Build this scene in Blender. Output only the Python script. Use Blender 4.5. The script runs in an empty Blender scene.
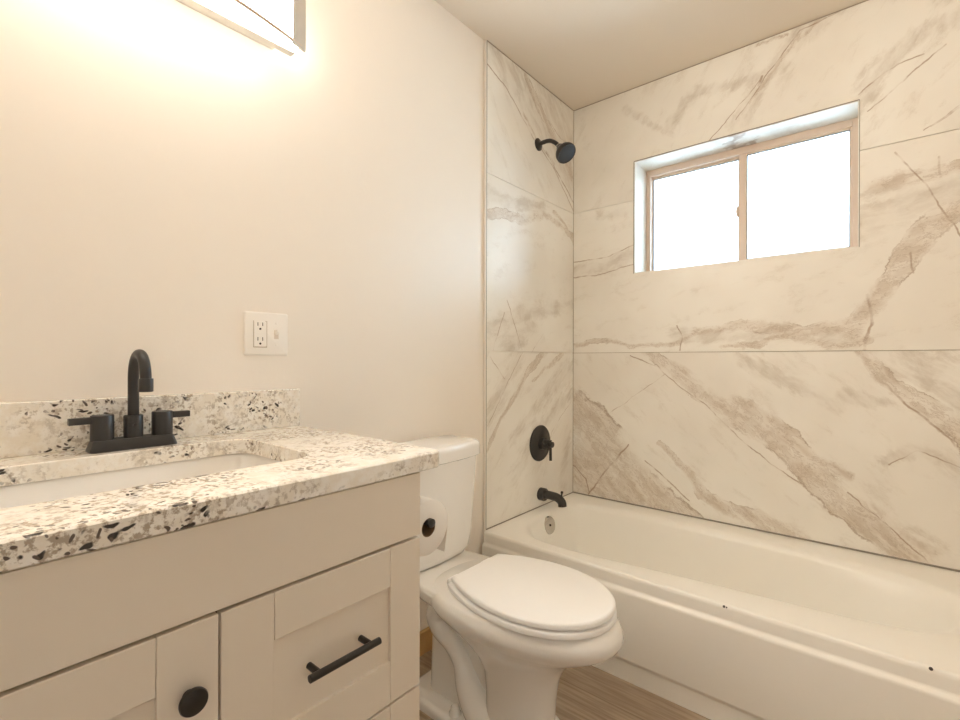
import bpy, bmesh, math, random
from mathutils import Vector, Matrix
random.seed(7)
PI = math.pi
SC = bpy.context.scene
COL = SC.collection

# ------------------------------------------------------------------ camera
cd = bpy.data.cameras.new('camera')
cam = bpy.data.objects.new('camera', cd); COL.objects.link(cam); SC.camera = cam
cd.sensor_fit = 'HORIZONTAL'; cd.sensor_width = 36.0
cd.lens = 36.0 * 474.378 / 960.0
cd.clip_start = 0.02
th, pit, rol = 0.7009414, -0.0011758, 0.0021569
F = Vector((-math.sin(th)*math.cos(pit), math.cos(th)*math.cos(pit), math.sin(pit)))
R0 = Vector((math.cos(th), math.sin(th), 0)); U0 = R0.cross(F)
R = R0*math.cos(rol) + U0*math.sin(rol); U = -R0*math.sin(rol) + U0*math.cos(rol)
M = Matrix((( R.x, U.x, -F.x), (R.y, U.y, -F.y), (R.z, U.z, -F.z))).to_4x4()
M.translation = Vector((1.28539, -2.31339, 1.08822))
cam.matrix_world = M

# ------------------------------------------------------------------ sky, exposure
W = bpy.data.worlds.new('sky'); SC.world = W; W.use_nodes = True
bgn = W.node_tree.nodes['Background']
bgn.inputs['Color'].default_value = (0.66, 0.84, 1.0, 1); bgn.inputs['Strength'].default_value = 1.6
SC.view_settings.view_transform = 'Standard'
SC.view_settings.look = 'None'
SC.view_settings.exposure = 3.05
SC.view_settings.gamma = 1.0
SC.view_settings.use_curve_mapping = False
SC.cycles.diffuse_bounces = 8
SC.cycles.max_bounces = 14
LAMP_COL = (1.0, 0.915, 0.80); LAMP_STRENGTH = 13.0

# ------------------------------------------------------------------ materials
class NT:
    def __init__(s, name):
        s.m = bpy.data.materials.new(name); s.m.use_nodes = True
        s.t = s.m.node_tree; s.n = s.t.nodes; s.b = s.n['Principled BSDF']
    def new(s, ty, **kw):
        n = s.n.new(ty)
        for k, v in kw.items(): setattr(n, k, v)
        return n
    def link(s, a, b): s.t.links.new(a, b)
    def math(s, op, a, b=None, c=None, clamp=False):
        n = s.new('ShaderNodeMath', operation=op); n.use_clamp = clamp
        for i, x in enumerate((a, b, c)):
            if x is None: continue
            if isinstance(x, (int, float)): n.inputs[i].default_value = x
            else: s.link(x, n.inputs[i])
        return n.outputs[0]
    def vmath(s, op, a, b=None):
        n = s.new('ShaderNodeVectorMath', operation=op)
        for i, x in enumerate((a, b)):
            if x is None: continue
            if isinstance(x, (tuple, list)): n.inputs[i].default_value = x
            else: s.link(x, n.inputs[i])
        return n
    def coord(s): return s.new('ShaderNodeTexCoord').outputs['Object']
    def noise(s, vec, scale, detail=4, rough=0.5, out='Fac'):
        n = s.new('ShaderNodeTexNoise'); n.inputs['Scale'].default_value = scale
        n.inputs['Detail'].default_value = detail; n.inputs['Roughness'].default_value = rough
        s.link(vec, n.inputs['Vector']); return n.outputs[out]
    def ss(s, x, a, b):
        n = s.new('ShaderNodeMapRange', interpolation_type='SMOOTHSTEP')
        s.link(x, n.inputs[0]); n.inputs[1].default_value = a; n.inputs[2].default_value = b
        return n.outputs[0]
    def mix(s, f, a, b):
        n = s.new('ShaderNodeMix', data_type='RGBA')
        for i, x in ((0, f), (6, a), (7, b)):
            if isinstance(x, (int, float)): n.inputs[i].default_value = x
            elif isinstance(x, tuple): n.inputs[i].default_value = (*x, 1) if len(x) == 3 else x
            else: s.link(x, n.inputs[i])
        return n.outputs[2]
    def bump(s, h, strength, dist=0.002):
        n = s.new('ShaderNodeBump'); n.inputs['Strength'].default_value = strength
        n.inputs['Distance'].default_value = dist; s.link(h, n.inputs['Height'])
        s.link(n.outputs[0], s.b.inputs['Normal'])
    def set(s, col=None, rough=None, metal=None, coat=None, ior=None):
        if col is not None:
            if isinstance(col, tuple): s.b.inputs['Base Color'].default_value = (*col, 1)
            else: s.link(col, s.b.inputs['Base Color'])
        if rough is not None: s.b.inputs['Roughness'].default_value = rough
        if metal is not None: s.b.inputs['Metallic'].default_value = metal
        if coat is not None: s.b.inputs['Coat Weight'].default_value = coat; s.b.inputs['Coat Roughness'].default_value = 0.06
        if ior is not None: s.b.inputs['IOR'].default_value = ior
        return s.m

def plain(name, col, rough, var=0.03, scale=6, metal=0, bump=0, bscale=200, coat=None):
    k = NT(name); co = k.coord()
    f = k.noise(co, scale, 3)
    lo = tuple(max(0, c*(1-var)) for c in col); hi = tuple(min(1, c*(1+var)) for c in col)
    k.set(k.mix(f, lo, hi), rough, metal, coat)
    if bump: k.bump(k.noise(co, bscale, 3), bump)
    return k.m

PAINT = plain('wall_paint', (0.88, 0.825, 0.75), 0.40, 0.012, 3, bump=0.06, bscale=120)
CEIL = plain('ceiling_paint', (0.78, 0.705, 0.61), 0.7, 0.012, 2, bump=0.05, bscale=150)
CAB = plain('cabinet_paint', (0.80, 0.725, 0.62), 0.34, 0.01, 5)
TUBM = plain('tub_enamel', (0.91, 0.895, 0.845), 0.32, 0.008, 3)
CERAM = plain('ceramic', (0.90, 0.885, 0.855), 0.12, 0.006, 3, coat=0.3)
SEATM = plain('seat_plastic', (0.93, 0.93, 0.925), 0.28, 0.006, 3)
BLACK = plain('matte_black_metal', (0.030, 0.028, 0.027), 0.38, 0.15, 40)
KNOBM = plain('dark_bronze', (0.022, 0.018, 0.016), 0.3, 0.15, 40)
CHROME = plain('chrome', (0.58, 0.56, 0.53), 0.22, 0.02, 20, metal=1)
NICKEL = plain('brushed_nickel', (0.62, 0.60, 0.56), 0.32, 0.04, 60, metal=1)
CAULK = plain('grey_caulk', (0.30, 0.27, 0.23), 0.7, 0.1, 30)
GROUT = plain('grout', (0.42, 0.36, 0.29), 0.8, 0.08, 30)
TRIMW = plain('tile_edge_trim', (0.80, 0.75, 0.68), 0.35, 0.02, 10)
VINYL = plain('window_vinyl', (0.72, 0.58, 0.47), 0.42, 0.02, 10)
VINYLW = plain('window_gasket', (0.30, 0.33, 0.36), 0.5, 0.02, 10)
PLATE = plain('plate_plastic', (0.90, 0.87, 0.82), 0.3, 0.006, 10)
SLOT = plain('socket_slot', (0.05, 0.04, 0.035), 0.6, 0.1, 40)
PAPER = plain('tissue_paper', (0.88, 0.835, 0.77), 0.9, 0.02, 60, bump=0.3, bscale=300)
CARD = plain('cardboard_core', (0.24, 0.15, 0.08), 0.85, 0.1, 40)
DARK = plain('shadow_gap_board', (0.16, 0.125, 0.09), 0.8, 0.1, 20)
WOODB = plain('pine_board', (0.58, 0.36, 0.15), 0.55, 0.15, 12)

def floor_mat():
    k = NT('oak_plank_vinyl'); co = k.coord()
    sep = k.new('ShaderNodeSeparateXYZ'); k.link(co, sep.inputs[0])
    row = k.math('FLOOR', k.math('DIVIDE', sep.outputs[1], 0.18))
    xo = k.math('ADD', sep.outputs[0], k.math('MULTIPLY', row, 0.437))
    cell = k.math('FLOOR', k.math('DIVIDE', xo, 1.22))
    cv = k.new('ShaderNodeCombineXYZ'); k.link(row, cv.inputs[0]); k.link(cell, cv.inputs[1])
    wn = k.new('ShaderNodeTexWhiteNoise'); k.link(cv.outputs[0], wn.inputs['Vector'])
    g = k.new('ShaderNodeMapping'); g.inputs['Scale'].default_value = (2.2, 34, 1); k.link(co, g.inputs[0])
    off = k.vmath('ADD', g.outputs[0], wn.outputs['Color']).outputs[0]
    gr = k.noise(off, 2.2, 7, 0.62)
    g2 = k.noise(off, 9, 4, 0.6)
    c = k.mix(k.ss(gr, 0.3, 0.72), (0.29, 0.215, 0.15), (0.54, 0.43, 0.32))
    c = k.mix(k.math('MULTIPLY', g2, 0.35), c, (0.42, 0.325, 0.235))
    c = k.mix(k.math('MULTIPLY', wn.outputs['Value'], 0.35), c, (0.34, 0.26, 0.19))
    fy = k.math('FRACT', k.math('DIVIDE', sep.outputs[1], 0.18)); fx = k.math('FRACT', k.math('DIVIDE', xo, 1.22))
    ln = k.math('MAXIMUM', k.math('LESS_THAN', fy, 0.012), k.math('LESS_THAN', fx, 0.002))
    c = k.mix(k.math('MULTIPLY', ln, 0.6), c, (0.09, 0.065, 0.045))
    k.set(c, 0.42); k.bump(gr, 0.15, 0.001); return k.m
FLOORM = floor_mat()

def granite_mat():
    k = NT('speckled_granite'); co = k.coord()
    n1 = k.noise(co, 9, 5, 0.6); n2 = k.noise(co, 38, 4, 0.6); n3 = k.noise(co, 110, 3, 0.6)
    c = k.mix(k.ss(n2, 0.38, 0.62), (0.84, 0.79, 0.70), (0.90, 0.875, 0.82))
    c = k.mix(k.math('MULTIPLY', k.ss(n3, 0.48, 0.62), k.ss(n1, 0.38, 0.58)), c, (0.44, 0.37, 0.29))
    c = k.mix(k.math('MULTIPLY', k.ss(k.noise(co, 22, 6, 0.75), 0.53, 0.66), 0.62), c, (0.46, 0.40, 0.33))
    # dark flakes, lying two ways
    wob = k.vmath('SCALE', k.noise(co, 30, 2, out='Color')); wob.inputs[3].default_value = 0.03
    cw = k.vmath('ADD', co, wob.outputs[0]).outputs[0]
    for (d, stretch, sc0, lim, thr, gate, col) in (((.30, .84, -.45), 3.6, 14.5, .19, .66, .50, (.030, .026, .026)),
                                          ((.52, .50, .70), 3.2, 16, .18, .62, .52, (.05, .042, .04)),
                                          ((.10, .95, .30), 2.4, 30, .24, .58, .50, (.045, .04, .036)),
                                          ((.60, .60, -.50), 1.6, 60, .27, .55, .51, (.12, .095, .08))):
        D = Vector(d).normalized(); E1 = D.cross(Vector((0.3, 0.1, 1))).normalized(); E2 = D.cross(E1)
        cb = k.new('ShaderNodeCombineXYZ')
        for i, (ax, f) in enumerate(((D, 1.0), (E1, stretch), (E2, stretch))):
            k.link(k.vmath('DOT_PRODUCT', cw, tuple(ax*f)).outputs['Value'], cb.inputs[i])
        v = k.new('ShaderNodeTexVoronoi'); v.inputs['Scale'].default_value = sc0; k.link(cb.outputs[0], v.inputs['Vector'])
        sp = k.new('ShaderNodeSeparateColor'); k.link(v.outputs['Color'], sp.inputs[0])
        g = k.math('MULTIPLY', k.math('GREATER_THAN', sp.outputs[0], thr-0.22), k.ss(k.noise(co, 8.5, 4, 0.65), gate-0.03, gate+0.05))
        f = k.math('MULTIPLY', k.math('SUBTRACT', 1.0, k.ss(v.outputs['Distance'], lim*0.8, lim*1.15)), g)
        c = k.mix(f, c, col)
    k.set(c, 0.14, coat=0.2); return k.m
GRANITE = granite_mat()

# --- veined marble: bands and cracks along fixed polylines of the slab, roughened by noise
def seg_group():
    g = bpy.data.node_groups.new('vein_segment', 'ShaderNodeTree')
    for nm in ('P', 'A', 'B'): g.interface.new_socket(nm, in_out='INPUT', socket_type='NodeSocketVector')
    for nm in ('W0', 'W1'): g.interface.new_socket(nm, in_out='INPUT', socket_type='NodeSocketFloat')
    g.interface.new_socket('R', in_out='OUTPUT', socket_type='NodeSocketFloat')
    n, l = g.nodes, g.links
    i = n.new('NodeGroupInput'); o = n.new('NodeGroupOutput')
    def v(op, a, b):
        q = n.new('ShaderNodeVectorMath'); q.operation = op; l.new(a, q.inputs[0])
        if b is not None: l.new(b, q.inputs[1])
        return q
    def m(op, a, b, clamp=False):
        q = n.new('ShaderNodeMath'); q.operation = op; q.use_clamp = clamp; l.new(a, q.inputs[0]); l.new(b, q.inputs[1]); return q.outputs[0]
    pa = v('SUBTRACT', i.outputs['P'], i.outputs['A']); ba = v('SUBTRACT', i.outputs['B'], i.outputs['A'])
    h = m('DIVIDE', v('DOT_PRODUCT', pa.outputs[0], ba.outputs[0]).outputs['Value'], v('DOT_PRODUCT', ba.outputs[0], ba.outputs[0]).outputs['Value'], True)
    sc = n.new('ShaderNodeVectorMath'); sc.operation = 'SCALE'; l.new(ba.outputs[0], sc.inputs[0]); l.new(h, sc.inputs[3])
    df = v('SUBTRACT', pa.outputs[0], sc.outputs[0])
    ln = n.new('ShaderNodeVectorMath'); ln.operation = 'LENGTH'; l.new(df.outputs[0], ln.inputs[0])
    w = m('ADD', i.outputs['W0'], m('MULTIPLY', h, m('SUBTRACT', i.outputs['W1'], i.outputs['W0'])))
    l.new(m('DIVIDE', ln.outputs['Value'], w), o.inputs['R'])
    return g
SEG = seg_group()

def marble(name, axes, bands, soft, lines, seed, grain):
    """axes: 'xz' or 'yz'. bands / soft: [(points, w0, w1)], lines: [(points, w)]."""
    k = NT(name); co = k.coord()
    sh = k.vmath('ADD', co, (seed*3.1, seed*1.7, seed*2.3)).outputs[0]
    def centred(scale, amp, detail=4, rough=0.55):
        q = k.vmath('SUBTRACT', k.noise(sh, scale, detail, rough, 'Color'), (0.5, 0.5, 0.5)).outputs[0]
        s2 = k.vmath('SCALE', q); s2.inputs[3].default_value = amp; return s2.outputs[0]
    P = k.vmath('ADD', co, centred(5, 0.075, 3)).outputs[0]
    P = k.vmath('ADD', P, centred(20, 0.034, 6, 0.7)).outputs[0]
    P = k.vmath('ADD', P, centred(70, 0.010, 4, 0.7)).outputs[0]
    sp = k.new('ShaderNodeSeparateXYZ'); k.link(P, sp.inputs[0])
    cb = k.new('ShaderNodeCombineXYZ'); k.link(sp.outputs[0 if axes == 'xz' else 1], cb.inputs[0]); k.link(sp.outputs[2], cb.inputs[1])
    P2 = cb.outputs[0]
    # lightly disturbed coordinates for the thin cracks
    Pl = k.vmath('ADD', co, centred(14, 0.022, 3)).outputs[0]
    sp3 = k.new('ShaderNodeSeparateXYZ'); k.link(Pl, sp3.inputs[0])
    cb3 = k.new('ShaderNodeCombineXYZ'); k.link(sp3.outputs[0 if axes == 'xz' else 1], cb3.inputs[0]); k.link(sp3.outputs[2], cb3.inputs[1])
    P3 = cb3.outputs[0]
    def rmin(polys, P):
        r = None
        for pts, w0, w1 in polys:
            n = len(pts)-1
            for j in range(n):
                s = k.new('ShaderNodeGroup'); s.node_tree = SEG; k.link(P, s.inputs['P'])
                s.inputs['A'].default_value = (*pts[j], 0); s.inputs['B'].default_value = (*pts[j+1], 0)
                s.inputs['W0'].default_value = w0+(w1-w0)*j/n; s.inputs['W1'].default_value = w0+(w1-w0)*(j+1)/n
                r = s.outputs['R'] if r is None else k.math('MINIMUM', r, s.outputs['R'])
        return r
    # grain noise stretched along the drift of the slab
    ga = math.radians(grain[0]); c_, s_ = math.cos(ga), math.sin(ga)
    dv, pv = ((c_, 0, s_), (-s_, 0, c_)) if axes == 'xz' else ((0, c_, s_), (0, -s_, c_))
    gc = k.new('ShaderNodeCombineXYZ')
    k.link(k.vmath('DOT_PRODUCT', sh, dv).outputs['Value'], gc.inputs[0])
    k.link(k.math('MULTIPLY', k.vmath('DOT_PRODUCT', sh, pv).outputs['Value'], grain[1]), gc.inputs[1])
    mpd = k.vmath('ADD', gc.outputs[0], centred(6, 0.16, 4, 0.6)).outputs[0]
    gn = k.noise(mpd, 6, 7, 0.65); gf = k.noise(mpd, 15, 6, 0.7)
    big = k.noise(sh, 2.2, 3)
    base = k.mix(k.ss(big, 0.3, 0.7), (0.82, 0.785, 0.72), (0.90, 0.88, 0.825))
    base = k.mix(k.math('MULTIPLY', k.ss(gn, 0.52, 0.74), 0.30), base, (0.62, 0.56, 0.475))
    # faint hair veins all over
    hv = k.math('ABSOLUTE', k.math('SUBTRACT', gf, 0.5))
    base = k.mix(k.math('MULTIPLY', k.math('SUBTRACT', 1.0, k.ss(hv, 0.0, 0.016)), k.math('MULTIPLY', k.ss(gn, 0.50, 0.64), 0.24)), base, (0.47, 0.38, 0.29))
    if soft:
        r = k.math('ADD', rmin(soft, P2), k.math('MULTIPLY', k.math('SUBTRACT', gf, 0.5), 2.4))
        f = k.math('MULTIPLY', k.math('SUBTRACT', 1.0, k.ss(r, 0.25, 1.1)), k.math('MULTIPLY_ADD', k.ss(gn, 0.36, 0.66), 0.42, 0.06))
        base = k.mix(f, base, (0.50, 0.43, 0.345))
    if bands:
        r = rmin(bands, P2)
        r = k.math('ADD', r, k.math('MULTIPLY', k.math('SUBTRACT', gf, 0.5), 0.75))
        lo = k.math('MULTIPLY_ADD', k.ss(k.noise(sh, 6, 2), 0.42, 0.58), 0.66, 0.25)
        inside = k.math('SUBTRACT', 1.0, k.math('DIVIDE', k.math('SUBTRACT', r, lo), k.math('SUBTRACT', 1.05, lo), clamp=True))
        tex = k.math('MULTIPLY_ADD', k.ss(gn, 0.34, 0.64), 0.50, 0.20)
        bc = k.mix(k.ss(gf, 0.35, 0.65), (0.54, 0.445, 0.35), (0.65, 0.57, 0.475))
        base = k.mix(k.math('MULTIPLY', inside, tex), base, bc)
        e = k.math('SUBTRACT', 1.0, k.ss(k.math('ABSOLUTE', k.math('SUBTRACT', r, 0.97)), 0.0, 0.10))
        base = k.mix(k.math('MULTIPLY', e, k.math('MULTIPLY', k.ss(k.noise(sh, 6, 2), 0.44, 0.60), 0.70)), base, (0.36, 0.265, 0.185))
        hv2 = k.math('SUBTRACT', 1.0, k.ss(hv, 0.0, 0.022))
        base = k.mix(k.math('MULTIPLY', k.math('MULTIPLY', hv2, inside), 0.55), base, (0.38, 0.28, 0.20))
    if lines:
        r = rmin([(p, w, w) for p, w in lines], P3)
        f = k.math('MULTIPLY', k.math('SUBTRACT', 1.0, k.ss(r, 0.35, 1.2)), k.math('MULTIPLY_ADD', k.ss(k.noise(sh, 16, 3), 0.35, 0.6), 0.60, 0.10))
        base = k.mix(f, base, (0.33, 0.215, 0.135))
    k.b.inputs['Specular IOR Level'].default_value = 0.32
    k.set(base, 0.33); return k.m

XZ, YZ = 'xz', 'yz'
M_BTOP = marble('marble_back_top', XZ,
    [([(1.19, 2.47), (1.10, 2.43), (1.03, 2.385)], .014, .010), ([(0.89, 2.43), (0.98, 2.425)], .014, .010), ([(1.03, 2.40), (0.93, 2.29), (0.86, 2.20)], .010, .006)],
    [([(1.17, 2.46), (1.03, 2.42), (0.91, 2.28), (0.78, 2.12)], .05, .03), ([(1.11, 2.42), (1.0, 2.35), (0.90, 2.26), (0.85, 2.12)], .04, .03),
     ([(1.22, 2.05), (1.28, 2.19), (1.37, 2.25), (1.50, 2.27)], .04, .05), ([(0.52, 2.20), (0.63, 2.33), (0.89, 2.30)], .05, .03),
     ([(1.35, 2.45), (1.50, 2.36)], .05, .06), ([(0.30, 2.36), (0.52, 2.16)], .03, .02)],
    [([(1.25, 2.03), (1.455, 2.19)], .003), ([(0.63, 2.02), (0.89, 2.28)], .0025), ([(1.42, 1.92), (1.49, 1.96)], .003), ([(1.40, 1.91), (1.52, 1.985)], .002),
     ([(1.17, 2.45), (1.03, 2.43), (0.93, 2.31), (0.80, 2.14)], .003), ([(0.90, 2.29), (0.885, 2.26)], .006), ([(1.22, 2.10), (1.30, 2.16), (1.40, 2.185)], .003)],
    1.0, (52, 2.6))
M_BMID = marble('marble_back_middle', XZ,
    [([(0.565, 1.17), (0.63, 1.225), (0.82, 1.24), (0.95, 1.215), (1.07, 1.20), (1.20, 1.235)], .014, .028),
     ([(1.20, 1.20), (1.265, 1.30), (1.335, 1.44), (1.41, 1.555), (1.53, 1.64)], .032, .050),
     ([(-0.02, 1.17), (0.16, 1.185), (0.30, 1.16), (0.42, 1.172), (0.565, 1.16)], .016, .012),
     ([(0.74, 1.155), (0.89, 1.163), (1.0, 1.187), (1.13, 1.15), (1.23, 1.17)], .010, .022),
     ([(1.27, 1.735), (1.38, 1.755), (1.53, 1.765)], .030, .026)],
    [([(0.0, 1.58), (0.16, 1.575), (0.34, 1.61)], .05, .045), ([(0.16, 1.85), (0.28, 1.83)], .03, .03),
     ([(1.22, 1.60), (1.36, 1.66), (1.53, 1.69)], .08, .06), ([(0.56, 1.20), (0.85, 1.21), (1.15, 1.19)], .05, .05), ([(1.22, 1.71), (1.35, 1.735)], .02, .04)],
    [([(0.0, 1.619), (0.186, 1.622), (0.34, 1.664)], .003), ([(0.0, 1.537), (0.158, 1.534), (0.34, 1.569)], .003),
     ([(1.235, 1.125), (1.263, 1.22), (1.248, 1.335)], .006), ([(1.375, 1.405), (1.369, 1.475)], .004),
     ([(1.325, 1.85), (1.345, 1.818), (1.418, 1.70), (1.469, 1.576), (1.51, 1.49)], .0030), ([(0.565, 1.13), (0.58, 1.19), (0.55, 1.25)], .003),
     ([(1.44, 1.80), (1.445, 1.73)], .004)],
    2.0, (14, 2.4))
M_BLOW = marble('marble_back_bottom', XZ,
    [([(-0.05, 0.80), (0.10, 0.74), (0.22, 0.60), (0.36, 0.48), (0.60, 0.33)], .15, .075),
     ([(-0.05, 0.55), (0.30, 0.36)], .20, .10),
     ([(0.463, 0.685), (0.589, 0.585), (0.672, 0.475), (0.80, 0.42), (1.03, 0.36)], .010, .050),
     ([(0.40, 1.13), (0.52, 1.055), (0.64, 0.955), (0.78, 0.85), (0.93, 0.755), (1.08, 0.635), (1.18, 0.545), (1.36, 0.385)], .030, .062),
     ([(0.80, 0.90), (0.95, 0.81), (1.08, 0.70), (1.20, 0.64)], .045, .020),
     ([(1.23, 1.13), (1.30, 1.03), (1.38, 0.94), (1.46, 0.87), (1.55, 0.77)], .020, .045)],
    [([(1.34, 1.10), (1.44, 1.00), (1.54, 0.92)], .12, .10), ([(0.85, 1.08), (1.02, 0.99), (1.15, 0.90)], .05, .03),
     ([(1.31, 0.71), (1.39, 0.765), (1.50, 0.72)], .03, .04), ([(1.15, 0.52), (1.40, 0.40)], .07, .06), ([(1.18, 0.95), (1.30, 0.93)], .05, .03)],
    [([(0.316, 0.66), (0.24, 0.565), (0.17, 0.479), (0.098, 0.37)], .005), ([(0.32, 1.11), (0.46, 1.05), (0.55, 0.973), (0.68, 0.883), (0.815, 0.746), (0.956, 0.64), (1.057, 0.57)], .0028),
     ([(1.30, 1.00), (1.36, 0.926), (1.444, 0.844), (1.50, 0.777)], .0045), ([(1.19, 0.578), (1.264, 0.513), (1.346, 0.439), (1.43, 0.36)], .003),
     ([(0.40, 0.59), (0.51, 0.514), (0.608, 0.433)], .0035), ([(-0.02, 0.53), (0.08, 0.45), (0.10, 0.38)], .004), ([(0.20, 0.80), (0.40, 0.95), (0.50, 1.02)], .0018), ([(1.31, 0.70), (1.39, 0.764), (1.50, 0.72)], .0022)],
    3.0, (-40, 2.8))
M_LTOP = marble('marble_left_top', YZ,
    [([(-0.47, 2.24), (-0.36, 2.165), (-0.20, 2.09)], .006, .012), ([(-0.46, 2.43), (-0.30, 2.31), (-0.12, 2.17), (0.02, 2.02)], .022, .030)],
    [([(-0.70, 2.42), (-0.50, 2.36), (-0.30, 2.28), (-0.10, 2.14), (0.0, 2.05)], .10, .13), ([(-0.30, 2.42), (-0.02, 2.25)], .12, .12)],
    [([(-0.75, 2.355), (-0.60, 2.301), (-0.485, 2.221), (-0.39, 2.158), (-0.20, 2.07), (0.0, 1.90)], .004), ([(-0.28, 2.13), (-0.12, 2.03), (0.0, 1.95)], .005), ([(-0.24, 2.29), (-0.14, 2.25), (0.0, 2.24)], .003)],
    4.0, (-48, 3.2))
M_LMID = marble('marble_left_middle', YZ,
    [([(-0.76, 1.715), (-0.62, 1.735), (-0.50, 1.735), (-0.38, 1.775), (-0.29, 1.80), (-0.14, 1.785), (0.0, 1.755)], .026, .016), ([(-0.20, 1.84), (-0.08, 1.80), (0.02, 1.70)], .012, .012)],
    [([(-0.76, 1.80), (-0.55, 1.80), (-0.3, 1.84)], .05, .04), ([(-0.72, 1.22), (-0.50, 1.30), (-0.2, 1.36), (0.0, 1.38)], .05, .05), ([(-0.6, 1.14), (-0.4, 1.25)], .06, .05)],
    [([(-0.603, 1.356), (-0.54, 1.24), (-0.485, 1.133)], .0025), ([(-0.40, 1.13), (-0.30, 1.22)], .002), ([(-0.70, 1.13), (-0.62, 1.30)], .002)],
    5.0, (8, 2.2))
M_LLOW = marble('marble_left_bottom', YZ,
    [([(-0.27, 1.13), (-0.42, 1.04), (-0.50, 0.97), (-0.64, 0.83), (-0.75, 0.70)], .022, .010), ([(-0.10, 1.12), (-0.25, 1.05), (-0.40, 0.98)], .016, .006)],
    [([(-0.50, 1.11), (-0.74, 0.83)], .06, .05), ([(-0.03, 0.90), (-0.37, 0.745), (-0.54, 0.53)], .05, .04), ([(0.0, 1.05), (-0.25, 0.93), (-0.55, 0.72)], .07, .04), ([(-0.05, 0.70), (-0.12, 0.40)], .05, .05)],
    [([(-0.48, 1.12), (-0.60, 0.98), (-0.74, 0.80)], .002), ([(-0.02, 0.86), (-0.22, 0.72), (-0.30, 0.50)], .0015), ([(-0.72, 1.10), (-0.62, 1.0)], .002)],
    6.0, (42, 3.0))
M_REVEAL = marble('marble_reveal', XZ, [], [([(0.6, 2.08), (0.95, 2.08)], .1, .1)], [([(0.55, 2.09), (0.9, 2.07)], .003)], 7.0, (5, 2.5))
M_REVEAL.node_tree.nodes['Principled BSDF'].inputs['Roughness'].default_value = 0.5

def glass_mat():
    k = NT('window_glass'); t = k.t
    tr = k.new('ShaderNodeBsdfTransparent'); tr.inputs[0].default_value = (0.93, 0.97, 0.98, 1)
    gl = k.new('ShaderNodeBsdfGlossy'); gl.inputs['Roughness'].default_value = 0.03
    co = k.coord(); sm = k.math('MULTIPLY', k.ss(k.noise(co, 5, 3), 0.62, 0.8), 0.10)
    fr = k.new('ShaderNodeFresnel'); fr.inputs[0].default_value = 1.45
    mx = k.new('ShaderNodeMixShader'); k.link(k.math('ADD', fr.outputs[0], sm, clamp=True), mx.inputs[0])
    k.link(tr.outputs[0], mx.inputs[1]); k.link(gl.outputs[0], mx.inputs[2])
    k.link(mx.outputs[0], k.n['Material Output'].inputs['Surface']); return k.m
GLASS = glass_mat()
def lamp_mat(name, power):
    k = NT(name); co = k.coord()
    k.set((0.9, 0.88, 0.84), 0.4)
    k.link(k.mix(k.noise(co, 4, 2), tuple(c*0.98 for c in LAMP_COL), LAMP_COL), k.b.inputs['Emission Color'])
    k.b.inputs['Emission Strength'].default_value = power
    return k.m
LAMP = lamp_mat('lit_diffuser', LAMP_STRENGTH); LAMP_SIDE = lamp_mat('lit_diffuser_edge_panel', LAMP_STRENGTH*0.08)

# ------------------------------------------------------------------ mesh helpers
def obj(name, bm, mat, parent=None, loc=None, smooth=True, bevel=0, segs=2, subsurf=0, angle=40):
    """Link a bmesh (world coordinates) as one mesh object; a top-level one gets its origin at loc."""
    bmesh.ops.recalc_face_normals(bm, faces=bm.faces)
    me = bpy.data.meshes.new(name)
    o = bpy.data.objects.new(name, me); COL.objects.link(o)
    off = Vector((0, 0, 0))
    if loc is not None: off = Vector(loc)
    elif parent is not None: off = wloc(parent)
    bmesh.ops.translate(bm, verts=bm.verts, vec=-off)
    if smooth:
        for f in bm.faces: f.smooth = True
    bm.to_mesh(me); bm.free()
    me.materials.append(mat)
    if loc is not None:
        o.location = loc if parent is None else Vector(loc) - wloc(parent)
    if parent is not None: o.parent = parent
    if bevel:
        m = o.modifiers.new('bevel', 'BEVEL'); m.width = bevel; m.segments = segs; m.limit_method = 'ANGLE'; m.angle_limit = math.radians(50)
        m.harden_normals = False
    if subsurf:
        m = o.modifiers.new('subsurf', 'SUBSURF'); m.levels = subsurf; m.render_levels = subsurf
    if smooth and not subsurf:
        try: me.set_sharp_from_angle(angle=math.radians(angle))
        except Exception: pass
    return o
def wloc(o):
    v = Vector((0, 0, 0))
    while o is not None: v += o.location; o = o.parent
    return v
def tag(o, label, cat, group=None, kind=None):
    o['label'] = label; o['category'] = cat
    if group: o['group'] = group
    if kind: o['kind'] = kind
    return o
def thing(name, label, cat, loc, group=None):
    o = bpy.data.objects.new(name, None); COL.objects.link(o); o.location = loc; o.empty_display_size = 0.05
    return tag(o, label, cat, group)
def box(bm, x0, x1, y0, y1, z0, z1):
    v = [bm.verts.new((x, y, z)) for x in (x0, x1) for y in (y0, y1) for z in (z0, z1)]
    for f in ((0,1,3,2), (4,6,7,5), (0,4,5,1), (2,3,7,6), (0,2,6,4), (1,5,7,3)): bm.faces.new([v[i] for i in f])
    return bm
def loft(bm, rings, cap0=True, cap1=True, close=True):
    vs = [[bm.verts.new(p) for p in r] for r in rings]
    n = len(rings[0])
    for a, b in zip(vs, vs[1:]):
        for i in range(n if close else n-1):
            j = (i+1) % n; bm.faces.new((a[i], a[j], b[j], b[i]))
    if cap0: bm.faces.new(list(reversed(vs[0])))
    if cap1: bm.faces.new(vs[-1])
    return bm
def frame_of(d):
    d = Vector(d).normalized(); a = Vector((0, 0, 1)) if abs(d.z) < 0.9 else Vector((1, 0, 0))
    u = d.cross(a).normalized(); return d, u, d.cross(u)
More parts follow.
